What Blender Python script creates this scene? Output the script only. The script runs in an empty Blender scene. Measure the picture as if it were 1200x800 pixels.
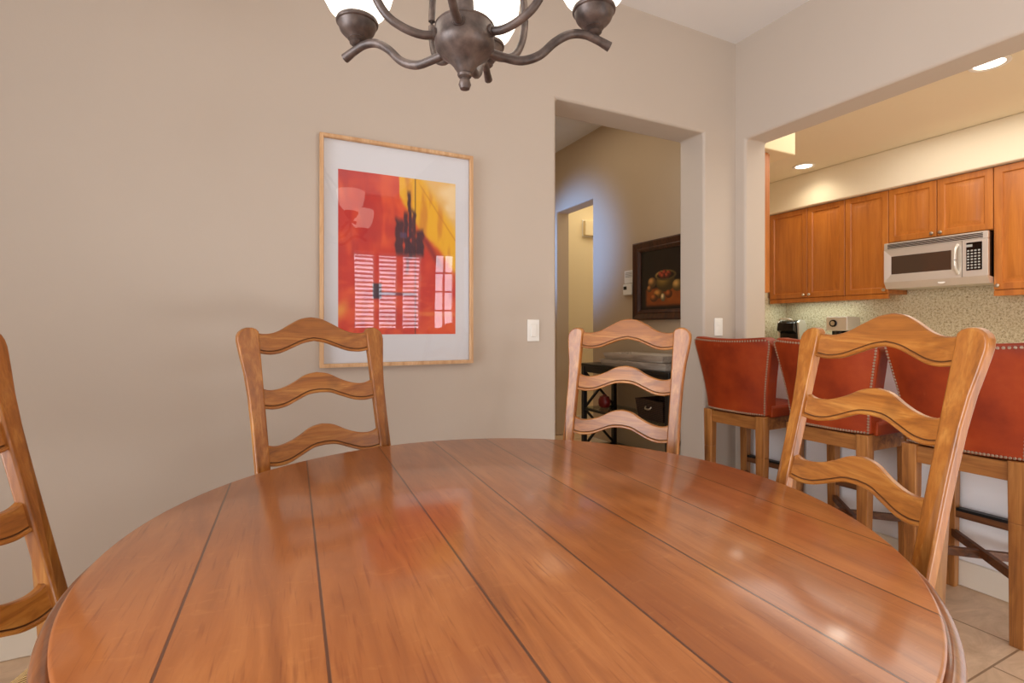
import bpy, bmesh, math, random
from mathutils import Vector, Matrix
random.seed(7)
PI = math.pi
C = bpy.context.scene.collection
CAM_H = 1.16

# ------------------------------------------------------------------ helpers
def lin(c):
    c = c / 255.0
    return c / 12.92 if c <= 0.04045 else ((c + 0.055) / 1.055) ** 2.4
def rgb(r, g, b): return (lin(r), lin(g), lin(b), 1.0)

def obj(name, bm, mat, parent=None, smooth=40, bevel=0.0, seg=2, bevel_angle=35):
    me = bpy.data.meshes.new(name)
    bmesh.ops.recalc_face_normals(bm, faces=bm.faces[:])
    bm.to_mesh(me); bm.free()
    o = bpy.data.objects.new(name, me); C.objects.link(o)
    for m in (mat if isinstance(mat, (list, tuple)) else [mat]): me.materials.append(m)
    if parent: o.parent = parent
    if bevel > 0:
        b = o.modifiers.new('bevel', 'BEVEL'); b.width = bevel; b.segments = seg
        b.limit_method = 'ANGLE'; b.angle_limit = math.radians(bevel_angle)
        for p in me.polygons: p.use_smooth = True
        b.harden_normals = True
    elif smooth:
        for p in me.polygons: p.use_smooth = True
        me.set_sharp_from_angle(angle=math.radians(smooth))
    return o

def tag(o, label, cat, group=None):
    o['label'] = label; o['category'] = cat
    if group: o['group'] = group
    return o
def thing(name, label, cat, loc=(0, 0, 0), rotz=0.0, group=None):
    o = bpy.data.objects.new(name, None); C.objects.link(o)
    o.location = loc; o.rotation_euler = (0, 0, rotz); o.empty_display_size = .1
    return tag(o, label, cat, group)
def struct(name, bm, mat, parent=None, **k):
    o = obj(name, bm, mat, parent, **k)
    if parent is None: o['kind'] = 'structure'
    return o
def dup(root, loc, rotz, label):
    r = root.copy(); C.objects.link(r); r.location = loc; r.rotation_euler = (0, 0, rotz); r['label'] = label
    for ch in list(root.children):
        c = ch.copy(); C.objects.link(c); c.parent = r
        for g in ch.children:
            d = g.copy(); C.objects.link(d); d.parent = c
    return r

def NB(): return bmesh.new()
def box(bm, x0, x1, y0, y1, z0, z1, M=None, mi=0):
    vs = [bm.verts.new((x, y, z)) for z in (z0, z1) for x, y in ((x0, y0), (x1, y0), (x1, y1), (x0, y1))]
    if M:
        for v in vs: v.co = M @ v.co
    for f in ((0, 3, 2, 1), (4, 5, 6, 7), (0, 1, 5, 4), (1, 2, 6, 5), (2, 3, 7, 6), (3, 0, 4, 7)):
        bm.faces.new([vs[i] for i in f]).material_index = mi
    return bm
def bar(bm, p0, p1, w, h, w1=None, h1=None, up=(0, 0, 1)):
    """square bar from p0 to p1, w across, h along 'up'"""
    p0, p1 = Vector(p0), Vector(p1); d = (p1 - p0).normalized(); u = Vector(up)
    if abs(d.dot(u)) > .98: u = Vector((0, 1, 0))
    s = d.cross(u).normalized(); u = s.cross(d).normalized()
    w1 = w if w1 is None else w1; h1 = h if h1 is None else h1
    r = []
    for p, a, b in ((p0, w, h), (p1, w1, h1)):
        r.append([bm.verts.new(p + s * a / 2 * i + u * b / 2 * j) for i, j in ((-1, -1), (1, -1), (1, 1), (-1, 1))])
    for i in range(4): bm.faces.new((r[0][i], r[0][(i + 1) % 4], r[1][(i + 1) % 4], r[1][i]))
    bm.faces.new(r[0][::-1]); bm.faces.new(r[1])
    return bm
def prism(bm, pts, f0, f1):
    """outline pts (a,b) -> two rings given by mapping functions"""
    A = [bm.verts.new(f0(a, b)) for a, b in pts]; B = [bm.verts.new(f1(a, b)) for a, b in pts]
    n = len(pts)
    bm.faces.new(A); bm.faces.new(B[::-1])
    for i in range(n): bm.faces.new((A[i], B[i], B[(i + 1) % n], A[(i + 1) % n]))
    return bm
def lathe(bm, prof, n=32, o=(0, 0, 0), cap=True, M=None):
    rings = []
    for r, z in prof:
        ring = []
        for i in range(n):
            a = 2 * PI * i / n
            v = Vector((r * math.cos(a), r * math.sin(a), z))
            if M: v = M @ v
            ring.append(bm.verts.new(v + Vector(o)))
        rings.append(ring)
    for a, b in zip(rings, rings[1:]):
        for i in range(n): bm.faces.new((a[i], a[(i + 1) % n], b[(i + 1) % n], b[i]))
    if cap: bm.faces.new(rings[0][::-1]); bm.faces.new(rings[-1])
    return bm
def catmull(pts, k=8):
    P = [Vector(p) for p in pts]; out = []
    Q = [P[0] * 2 - P[1]] + P + [P[-1] * 2 - P[-2]]
    for i in range(1, len(Q) - 2):
        for j in range(k):
            t = j / k; a, b, c, d = Q[i - 1:i + 3]
            out.append(.5 * (2 * b + (c - a) * t + (2 * a - 5 * b + 4 * c - d) * t * t + (3 * b - a - 3 * c + d) * t ** 3))
    out.append(P[-1]); return out
def tube(bm, pts, rad, n=10, flat=1.0):
    """tube along pts; rad number or list"""
    P = [Vector(p) for p in pts]; rings = []
    ref = Vector((0, 0, 1))
    for i, p in enumerate(P):
        d = (P[min(i + 1, len(P) - 1)] - P[max(i - 1, 0)]).normalized()
        s = d.cross(ref)
        if s.length < 1e-3: s = d.cross(Vector((0, 1, 0)))
        s.normalize(); u = s.cross(d).normalized()
        r = rad[i] if isinstance(rad, (list, tuple)) else rad
        rings.append([bm.verts.new(p + (s * math.cos(2 * PI * k / n) + u * math.sin(2 * PI * k / n) * flat) * r) for k in range(n)])
    for a, b in zip(rings, rings[1:]):
        for i in range(n): bm.faces.new((a[i], a[(i + 1) % n], b[(i + 1) % n], b[i]))
    bm.faces.new(rings[0][::-1]); bm.faces.new(rings[-1])
    return bm
def interp(x, tab):
    for (a, fa), (b, fb) in zip(tab, tab[1:]):
        if x <= b:
            t = max(0, (x - a) / (b - a)); return fa + (fb - fa) * t
    return tab[-1][1]
def sinterp(x, tab):
    """smooth (catmull) interpolation of a table"""
    n = len(tab)
    for i in range(n - 1):
        a, b = tab[i][0], tab[i + 1][0]
        if x <= b or i == n - 2:
            t = min(1, max(0, (x - a) / (b - a)))
            p1, p2 = tab[i][1], tab[i + 1][1]
            p0 = tab[i - 1][1] if i else 2 * p1 - p2
            p3 = tab[i + 2][1] if i + 2 < n else 2 * p2 - p1
            return .5 * (2 * p1 + (p2 - p0) * t + (2 * p0 - 5 * p1 + 4 * p2 - p3) * t * t + (3 * p1 - p0 - 3 * p2 + p3) * t ** 3)

# ------------------------------------------------------------------ materials
class NT:
    def __init__(s, name):
        s.m = bpy.data.materials.new(name); s.m.use_nodes = True; s.t = s.m.node_tree
        s.b = s.t.nodes['Principled BSDF']
    def n(s, typ, **k):
        x = s.t.nodes.new(typ)
        for a, v in k.items():
            if a.startswith('i_'):
                x.inputs[a[2:].replace('_', ' ')].default_value = v
            else: setattr(x, a, v)
        return x
    def l(s, a, b): s.t.links.new(a, b)
    def set(s, **k):
        for a, v in k.items(): s.b.inputs[a.replace('_', ' ')].default_value = v
        return s
    def coords(s, scale=(1, 1, 1), kind='Object'):
        tc = s.n('ShaderNodeTexCoord'); mp = s.n('ShaderNodeMapping'); mp.inputs['Scale'].default_value = scale
        s.l(tc.outputs[kind], mp.inputs['Vector']); return mp.outputs['Vector']
    def noise(s, vec, scale, detail=4, rough=.55, dist=0):
        x = s.n('ShaderNodeTexNoise'); x.inputs['Scale'].default_value = scale; x.inputs['Detail'].default_value = detail
        x.inputs['Roughness'].default_value = rough; x.inputs['Distortion'].default_value = dist
        s.l(vec, x.inputs['Vector']); return x.outputs['Fac']
    def ramp(s, fac, stops, interp='LINEAR'):
        r = s.n('ShaderNodeValToRGB'); e = r.color_ramp.elements; r.color_ramp.interpolation = interp
        while len(e) > 1: e.remove(e[-1])
        for i, (p, c) in enumerate(stops):
            if i == 0: e[0].position = p; x = e[0]
            else: x = e.new(p)
            x.color = c if isinstance(c, tuple) else (c, c, c, 1)
        s.l(fac, r.inputs['Fac']); return r.outputs['Color']
    def mix(s, fac, a, b, mode='MIX'):
        x = s.n('ShaderNodeMix', data_type='RGBA', blend_type=mode)
        for sock, v in ((x.inputs[0], fac), (x.inputs[6], a), (x.inputs[7], b)):
            if isinstance(v, bpy.types.NodeSocket): s.l(v, sock)
            else: sock.default_value = v
        return x.outputs[2]
    def bump(s, h, strength=.2, dist=.005):
        b = s.n('ShaderNodeBump'); b.inputs['Strength'].default_value = strength; b.inputs['Distance'].default_value = dist
        s.l(h, b.inputs['Height']); s.l(b.outputs['Normal'], s.b.inputs['Normal'])

def simple(name, col, rough=.5, metal=0.0, **k):
    t = NT(name); t.set(Base_Color=col, Roughness=rough, Metallic=metal, **k)
    return t.m
def paint(name, col, var=.04, rough=.75, spec=.25):
    t = NT(name); v = t.coords(); f = t.noise(v, 1.3, 3)
    a = tuple(c * (1 - var) for c in col[:3]) + (1,); b = tuple(min(1, c * (1 + var)) for c in col[:3]) + (1,)
    t.l(t.mix(f, a, b), t.b.inputs['Base Color'])
    t.bump(t.noise(v, 90, 3), .12, .002); t.set(Roughness=rough, Specular_IOR_Level=spec)
    return t.m
def wood(name, dark, mid, light, axis='z', rough=.42, coat=.42, coat_rough=.25, scale=1.0, stains=0.0):
    t = NT(name)
    st = {'x': (1.2, 14, 14), 'y': (14, 1.2, 14), 'z': (14, 14, 1.2)}[axis]
    v = t.coords(tuple(q * scale for q in st))
    g = t.noise(v, 2.2, 6, .6, .8)
    col = t.ramp(g, [(.28, dark), (.5, mid), (.72, light)])
    v2 = t.coords(tuple((q * .25 if q > 5 else q * 1.2) * scale for q in st))
    g2 = t.noise(v2, 2.5, 3)
    col = t.mix(t.ramp(g2, [(.35, .25), (.65, 0.0)]), col, dark)
    fine = t.noise(t.coords(tuple(q * 5 if q > 5 else q for q in st)), 3, 2)
    col = t.mix(t.ramp(fine, [(.3, .35), (.5, 0.0)]), col, dark)
    if stains:
        s = t.noise(t.coords(), 9, 3); col = t.mix(t.ramp(s, [(.62, 0.0), (.75, stains)]), col, rgb(70, 35, 12))
    t.l(col, t.b.inputs['Base Color'])
    t.bump(g, .08, .004); t.set(Roughness=rough, Coat_Weight=coat, Coat_Roughness=coat_rough)
    return t.m

M_wall = paint('painted_wall_beige', rgb(194, 181, 167))
M_hallwall = paint('painted_hall_beige', rgb(200, 180, 155))
M_cream = paint('painted_cream', rgb(235, 218, 180))
M_ceil = paint('painted_ceiling', rgb(226, 223, 220))
M_kceil = paint('painted_kitchen_ceiling', rgb(236, 224, 198))
M_pony = paint('painted_white_wall', rgb(236, 236, 238))
M_trim = simple('trim_white', rgb(228, 220, 205), .45)
CH = (rgb(122, 68, 16), rgb(170, 103, 34), rgb(204, 143, 66))
M_chz = wood('chair_wood_upright', *CH, axis='z', stains=.35)
M_chx = wood('chair_wood_crosswise', *CH, axis='x', stains=.3)
M_glaze = simple('dark_glaze_in_groove', rgb(104, 60, 24), .5)
M_chy = wood('chair_wood_lengthwise', *CH, axis='y')
M_stz = wood('stool_oak_upright', rgb(96, 54, 20), rgb(160, 102, 46), rgb(190, 130, 66), axis='z', coat=.1)
M_stx = wood('stool_oak_crosswise', rgb(96, 54, 20), rgb(160, 102, 46), rgb(190, 130, 66), axis='x', coat=.1)
M_std = wood('stool_oak_dark', rgb(62, 34, 16), rgb(104, 60, 28), rgb(134, 84, 42), axis='x', coat=.1)
M_cab = wood('cabinet_cherry', rgb(160, 90, 30), rgb(186, 110, 38), rgb(200, 124, 48), axis='z', rough=.4, coat=.2, scale=.6)
M_cabd = simple('cabinet_dark_brown', rgb(70, 32, 16), .5)  # plain dark brown, used on the toe kick
M_black = simple('black_painted_wood', rgb(22, 18, 18), .4)
M_metal_black = simple('black_metal', rgb(15, 15, 15), .45, .3)
M_nickel = simple('nickel', rgb(200, 190, 175), .3, .9)
M_steel = NT('brushed_steel')
M_steel.set(Base_Color=rgb(222, 217, 208), Roughness=.33, Metallic=.6)
M_steel.bump(M_steel.noise(M_steel.coords((400, 3, 3)), 3, 2), .05, .001); M_steel = M_steel.m
M_white = simple('white_plastic', rgb(238, 236, 230), .4)
M_grey = simple('grey_plastic', rgb(150, 148, 145), .45)
M_darkglass = simple('dark_glass', rgb(70, 55, 45), .08, 0, Specular_IOR_Level=.8)
M_blackgloss = simple('black_gloss', rgb(12, 12, 13), .15)
M_keys = simple('key_print', rgb(165, 165, 160), .5)
M_stud = simple('aged_brass_nailheads', rgb(172, 148, 126), .35, .6)
M_bronze = NT('weathered_bronze')
_f = M_bronze.noise(M_bronze.coords(), 30, 4)
M_bronze.l(M_bronze.ramp(_f, [(.35, rgb(62, 50, 45)), (.7, rgb(106, 90, 82))]), M_bronze.b.inputs['Base Color'])
M_bronze.set(Roughness=.45, Metallic=.25); M_bronze = M_bronze.m

def leather(name):
    t = NT(name); v = t.coords()
    f = t.noise(v, 5, 5); col = t.ramp(f, [(.3, rgb(120, 36, 6)), (.55, rgb(150, 54, 14)), (.8, rgb(172, 76, 28))])
    s = t.noise(v, 14, 4); col = t.mix(t.ramp(s, [(.68, 0.0), (.8, .35)]), col, rgb(200, 120, 80))
    t.l(col, t.b.inputs['Base Color']); t.bump(t.noise(v, 160, 3), .15, .002)
    t.set(Roughness=.45, Specular_IOR_Level=.3); return t.m
M_leather = leather('rust_red_leather')
def rush():
    t = NT('woven_rush'); v = t.coords((1, 1, 1))
    w = t.n('ShaderNodeTexWave', wave_type='BANDS', bands_direction='DIAGONAL'); w.inputs['Scale'].default_value = 55
    w.inputs['Distortion'].default_value = 1.5; w.inputs['Detail'].default_value = 2; t.l(v, w.inputs['Vector'])
    t.l(t.ramp(w.outputs['Fac'], [(.1, rgb(120, 84, 40)), (.6, rgb(200, 158, 92)), (1, rgb(226, 190, 128))]), t.b.inputs['Base Color'])
    t.bump(w.outputs['Fac'], .6, .004); t.set(Roughness=.7); return t.m
M_rush = rush()
def granite():
    t = NT('speckled_granite'); v = t.coords()
    f = t.noise(v, 60, 6, .75); col = t.ramp(f, [(.30, rgb(96, 80, 60)), (.40, rgb(186, 168, 132)), (.52, rgb(218, 206, 174)), (.75, rgb(236, 228, 206))])
    vo = t.n('ShaderNodeTexVoronoi'); vo.inputs['Scale'].default_value = 85; t.l(v, vo.inputs['Vector'])
    sp = t.ramp(vo.outputs['Distance'], [(.12, .85), (.3, 0.0)])
    g = t.noise(v, 22, 2); sp = t.mix(t.ramp(g, [(.45, 0.0), (.55, 1.0)]), (0, 0, 0, 1), sp)
    col = t.mix(sp, col, rgb(84, 66, 48))
    t.l(col, t.b.inputs['Base Color']); t.set(Roughness=.25); return t.m
M_granite = granite()
def tilefloor():
    t = NT('travertine_tile'); tc = t.n('ShaderNodeTexCoord'); mp = t.n('ShaderNodeMapping')
    mp.inputs['Location'].default_value = (-2.26, -.842, 0); t.l(tc.outputs['Object'], mp.inputs['Vector'])
    b = t.n('ShaderNodeTexBrick'); b.offset = .5; t.l(mp.outputs['Vector'], b.inputs['Vector'])
    for k, val in (('Scale', 1), ('Mortar Size', .0035), ('Brick Width', .46), ('Row Height', .46), ('Bias', 0)): b.inputs[k].default_value = val
    b.inputs['Color1'].default_value = rgb(226, 196, 164); b.inputs['Color2'].default_value = rgb(214, 184, 152); b.inputs['Mortar'].default_value = rgb(140, 112, 84)
    f = t.noise(t.coords((1, 2.2, 1)), 5, 7, .65, 1.0)
    col = t.mix(t.ramp(f, [(.35, .0), (.75, .6)]), b.outputs['Color'], rgb(160, 124, 90))
    t.l(col, t.b.inputs['Base Color']); t.set(Roughness=.4); t.bump(b.outputs['Fac'], -.3, .003); return t.m
M_tile = tilefloor()
GROOVES = [-.579, -.391, -.161, .030, .215, .409, .590]
def tablewood():
    t = NT('table_planks'); tc = t.n('ShaderNodeTexCoord'); sx = t.n('ShaderNodeSeparateXYZ'); t.l(tc.outputs['Object'], sx.inputs[0])
    def mth(op, p, q=None):
        x = t.n('ShaderNodeMath', operation=op)
        for k, val in enumerate((p, q)):
            if val is None: continue
            if isinstance(val, bpy.types.NodeSocket): t.l(val, x.inputs[k])
            else: x.inputs[k].default_value = val
        return x.outputs[0]
    dist = None; pl = None; rnd = [.1, .55, .3, .8, .45, .7, .2, .6]
    for i, g in enumerate(GROOVES):
        d = mth('ABSOLUTE', mth('SUBTRACT', sx.outputs['X'], g)); dist = d if dist is None else mth('MINIMUM', dist, d)
        e = mth('MULTIPLY', mth('GREATER_THAN', sx.outputs['X'], g), rnd[i + 1] - rnd[i]); pl = mth('ADD', e, rnd[0] if pl is None else pl)
    gmr = t.n('ShaderNodeMapRange'); gmr.inputs['From Min'].default_value = .0013; gmr.inputs['From Max'].default_value = .0026
    gmr.inputs['To Min'].default_value = 1; gmr.inputs['To Max'].default_value = 0; t.l(dist, gmr.inputs['Value']); gm = gmr.outputs['Result']
    cb = t.n('ShaderNodeCombineXYZ'); ma = t.n('ShaderNodeMath', operation='MULTIPLY'); ma.inputs[1].default_value = 9.0
    t.l(pl, ma.inputs[0]); t.l(ma.outputs[0], cb.inputs['Z'])
    ad = t.n('ShaderNodeVectorMath', operation='ADD'); t.l(tc.outputs['Object'], ad.inputs[0]); t.l(cb.outputs[0], ad.inputs[1])
    def mapped(s):
        m = t.n('ShaderNodeMapping'); m.inputs['Scale'].default_value = s; t.l(ad.outputs[0], m.inputs['Vector']); return m.outputs['Vector']
    g1 = t.noise(mapped((7, .9, 1)), 2.0, 6, .6, 1.4)
    col = t.ramp(g1, [(.28, rgb(142, 80, 36)), (.5, rgb(174, 104, 50)), (.74, rgb(200, 130, 70))])
    bl = t.noise(mapped((1.6, 1.1, 1)), 2.4, 4)
    col = t.mix(t.ramp(bl, [(.36, .4), (.6, 0.0)]), col, rgb(146, 76, 34))
    col = t.mix(t.ramp(pl, [(0, .3), (1, 0.0)]), col, rgb(160, 86, 40))
    ray = t.noise(mapped((4, 9, 1)), 5, 3, .6, 1.0)
    col = t.mix(t.ramp(ray, [(.6, 0.0), (.8, .25)]), col, rgb(214, 146, 80))
    fl = t.noise(mapped((60, 3, 1)), 3, 2)
    col = t.mix(t.ramp(fl, [(.26, .5), (.42, 0.0)]), col, rgb(120, 54, 20))
    col = t.mix(gm, col, rgb(92, 52, 32))
    t.l(col, t.b.inputs['Base Color'])
    inv = t.n('ShaderNodeMath', operation='SUBTRACT'); inv.inputs[0].default_value = 1; t.l(gm, inv.inputs[1])
    t.bump(inv.outputs[0], .5, .003)
    t.set(Roughness=.28, Coat_Weight=.6, Coat_Roughness=.12); return t.m
M_table = tablewood()
M_tabedge = wood('table_edge_wood', rgb(92, 50, 26), rgb(136, 80, 42), rgb(164, 104, 60), axis='y', rough=.3, coat=.7, coat_rough=.09)
M_frameoak = wood('pale_oak_frame', rgb(186, 140, 96), rgb(212, 170, 126), rgb(226, 190, 150), axis='z', rough=.5, coat=0)
M_darkframe = wood('dark_walnut_frame', rgb(40, 18, 10), rgb(74, 36, 18), rgb(100, 54, 28), axis='z', rough=.35, coat=.3)
M_mat = simple('white_mat_board', rgb(216, 217, 222), .8)
M_driftwood = wood('weathered_grey_wood', rgb(160, 146, 132), rgb(204, 192, 178), rgb(230, 222, 212), axis='y', rough=.7, coat=0)
def wicker():
    t = NT('dark_wicker'); v = t.coords((1, 1, 1)); c = t.n('ShaderNodeTexWave', bands_direction='Z'); c.inputs['Scale'].default_value = 30; t.l(v, c.inputs['Vector'])
    d = t.n('ShaderNodeTexWave', bands_direction='Y'); d.inputs['Scale'].default_value = 22; t.l(v, d.inputs['Vector'])
    f = t.mix(.5, c.outputs['Color'], d.outputs['Color'], 'MULTIPLY')
    t.l(t.ramp(f, [(.1, rgb(24, 14, 10)), (.8, rgb(88, 58, 42))]), t.b.inputs['Base Color']); t.bump(f, .8, .006); t.set(Roughness=.6); return t.m
M_wicker = wicker()
M_redbox = simple('dark_red_glaze', rgb(120, 22, 22), .35)
def glazing(name, tint=(1, 1, 1, 1), ior=1.5):
    t = NT(name); t.t.nodes.remove(t.b); out = t.t.nodes['Material Output']
    tr = t.n('ShaderNodeBsdfTransparent'); tr.inputs[0].default_value = tint
    gl = t.n('ShaderNodeBsdfGlossy'); gl.inputs['Roughness'].default_value = 0.0
    fr = t.n('ShaderNodeFresnel'); ge = t.n('ShaderNodeNewGeometry'); mr = t.n('ShaderNodeMapRange')
    mr.inputs['To Min'].default_value = ior; mr.inputs['To Max'].default_value = 1 / ior; t.l(ge.outputs['Backfacing'], mr.inputs['Value']); t.l(mr.outputs['Result'], fr.inputs['IOR'])
    mx = t.n('ShaderNodeMixShader'); t.l(fr.outputs[0], mx.inputs[0]); t.l(tr.outputs[0], mx.inputs[1]); t.l(gl.outputs[0], mx.inputs[2])
    t.l(mx.outputs[0], out.inputs['Surface']); return t.m
M_glass = glazing('picture_glass', ior=1.65)
M_pane = glazing('window_glass')
M_shelfglass = glazing('shelf_glass', (.8, .88, .85, 1))
def emit(name, col, s, base=None):
    t = NT(name); t.set(Base_Color=base or col, Emission_Color=col, Emission_Strength=s, Roughness=.3); return t.m
M_shade = emit('lit_frosted_glass', (1.0, .92, .80, 1), 2.2, rgb(245, 235, 215))
M_lamp = emit('lit_lamp_lens', (1, .93, .8, 1), 5)
def attrmat(name, rough=.6, coat=0.0):
    t = NT(name); a = t.n('ShaderNodeVertexColor'); a.layer_name = 'paint'; t.l(a.outputs['Color'], t.b.inputs['Base Color']); t.set(Roughness=rough, Coat_Weight=coat); return t.m
M_print = attrmat('abstract_print'); M_oil = attrmat('oil_painting', .4, .1)

# ------------------------------------------------------------------ camera
YAW = math.radians(26.5)
cam = bpy.data.cameras.new('camera'); co = bpy.data.objects.new('camera', cam); C.objects.link(co)
co.location = (0, 0, CAM_H); co.rotation_euler = (PI / 2, 0, -YAW)
cam.sensor_width = 36; cam.lens = 36 * 602 / 1200; cam.shift_y = -16 / 1200; cam.clip_start = .02
bpy.context.scene.camera = co

# ------------------------------------------------------------------ room shell
YN, YN2 = 2.40, 2.615          # picture wall
XE, XE2 = 2.861, 3.061         # wall between dining room and kitchen
XH = 2.90                      # hall side wall
ZC, ZK = 3.05, 2.78
XW, YS = -2.3, -2.6
bm = box(NB(), XW - .1, 6, YS - .1, 6.2, -.1, 0); struct('floor', bm, M_tile)
pts = [(XW - .1, 0), (1.467, 0), (1.467, 2.412), (2.573, 2.412), (2.573, 0), (XE + .04, 0), (XE + .04, 3.15), (XW - .1, 3.15)]
struct('wall_north', prism(NB(), pts, lambda a, b: (a, YN, b), lambda a, b: (a, YN2, b)), M_wall, bevel=.018, seg=3)
pts = [(YS - .1, 0), (YN + .02, 0), (YN + .02, 3.15), (YS - .1, 3.15), (YS - .1, 2.392), (2.321, 2.392), (2.321, 1.035), (YS - .1, 1.035)]
east = struct('wall_east', prism(NB(), pts, lambda a, b: (XE, a, b), lambda a, b: (XE2, a, b)), [M_wall, M_pony], bevel=.018, seg=3)
# the half wall under the bar is the white part of the same wall
pony = struct('wall_bar', box(NB(), XE - .006, XE + .02, YS, 2.31, 0, 1.035), M_pony)
GY0, GY1, GZ0, GZ = -.6, 1.7, .25, 2.7
bm = NB()
for q in ((YS - .1, GY0, 0, 3.15), (GY1, YN + .1, 0, 3.15), (GY0, GY1, 0, GZ0), (GY0, GY1, GZ, 3.15)): box(bm, XW - .1, XW, *q)
struct('wall_west', bm, M_wall)
bm = NB()
for a, b, c, d in ((GY0, GY0 + .06, GZ0, GZ), (GY1 - .06, GY1, GZ0, GZ), (.33, .37, GZ0, GZ), (GY0, GY1, GZ0, GZ0 + .06), (GY0, GY1, GZ - .04, GZ)): box(bm, XW - .08, XW - .03, a, b, c, d)
w = struct('window_5', bm, M_trim)
obj('pane', box(NB(), XW - .058, XW - .054, GY0 + .03, GY1 - .03, GZ0 + .03, GZ - .03), M_pane, w)
ld = bpy.data.lights.new('garden_daylight', 'AREA'); ld.shape = 'RECTANGLE'; ld.size = GZ - GZ0; ld.size_y = GY1 - GY0
ld.spread = math.radians(80); ld.energy = 2.6 * PI * ld.size * ld.size_y; ld.color = (.93, .95, 1.0)
lo = bpy.data.objects.new('garden_daylight', ld); C.objects.link(lo); lo.location = (XW - .15, (GY0 + GY1) / 2, (GZ0 + GZ) / 2); lo.rotation_euler = (0, -PI / 2, 0)
# south wall with three openings
WIN = [(1.19, 1.53), (1.57, 1.88), (1.94, 2.23), (2.42, 2.72)]
bm = NB(); x = XW
for a, b in WIN + [(XE, XE)]:
    box(bm, x, a, YS - .12, YS, 0, 3.15)
    if b > a: box(bm, a, b, YS - .12, YS, 0, 1.12); box(bm, a, b, YS - .12, YS, 2.26, 3.15)
    x = b
struct('wall_south', bm, M_wall)
struct('ceiling', box(NB(), XW, 3.0, YS, 6.1, ZC, ZC + .1), M_ceil)
# hall
pts = [(YN2 - .05, 0), (4.08, 0), (4.08, 2.40), (4.74, 2.40), (4.74, 0), (6.1, 0), (6.1, 3.15), (YN2 - .05, 3.15)]
struct('wall_hall', prism(NB(), pts, lambda a, b: (XH, a, b), lambda a, b: (XE2, a, b)), M_hallwall, bevel=.015, seg=3)
struct('wall_hall_west', box(NB(), .6, .7, YN2, 6.1, 0, 3.15), M_hallwall)
struct('wall_far', box(NB(), .6, 5.7, 5.17, 5.27, 0, 3.15), M_cream)
struct('baseboard_far', box(NB(), XE2, 5.6, 5.155, 5.17, 0, .11), M_trim, bevel=.004)
struct('wall_far_room', box(NB(), 4.9, 5.0, 4.05, 5.17, 0, 3.15), M_cream)
struct('ceiling_far_room', box(NB(), 3.0, 5.0, 4.05, 5.2, 2.75, 2.85), M_cream)
# kitchen
XF, XB, YK = 5.20, 5.53, 3.936
struct('ceiling_kitchen', box(NB(), XE2 - .02, XB + .1, YS, YK + .1, ZK, ZK + .1), M_kceil)
struct('wall_kitchen_back', box(NB(), XB, XB + .1, YS - .1, YK + .1, 0, ZK), M_cream)
struct('wall_kitchen_side', box(NB(), XE2, XB, YK, YK + .1, 0, ZK), M_cream)
struct('wall_kitchen_south', box(NB(), XE2, XB, YS - .1, YS, 0, ZK), M_cream)
struct('trim_1', box(NB(), XF - .05, XB, YS, YK, 2.43, ZK), M_kceil, bevel=.012, seg=3)           # soffit over the cabinets
struct('trim_2', box(NB(), XE2 - .005, 3.64, 2.51, YK, 2.46, ZK), M_cream, bevel=.01, seg=3)        # small soffit by the bar
bm = NB(); box(bm, XB - .012, XB, YS, YK, .9, 1.5); box(bm, XF - .35, XB, YK - .012, YK, .9, 1.5)
box(bm, XB - .012, XB, 1.94, 2.67, 1.5, 1.95)
struct('trim_3', bm, M_granite)                                                                    # granite backsplash
# baseboards
def baseb(name, x0, x1, y0, y1):
    bm = NB(); box(bm, x0, x1, y0, y1, 0, .115); struct(name, bm, M_trim, bevel=.006, seg=2)
baseb('baseboard_north', XW, 1.467, YN - .016, YN); baseb('baseboard_north_right', 2.573, XE, YN - .016, YN)
baseb('baseboard_east', XE - .022, XE - .004, YS, 2.30); baseb('baseboard_hall', XH - .016, XH, YN2, 4.08)
baseb('baseboard_west', XW, XW + .016, YS, YN)
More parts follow.
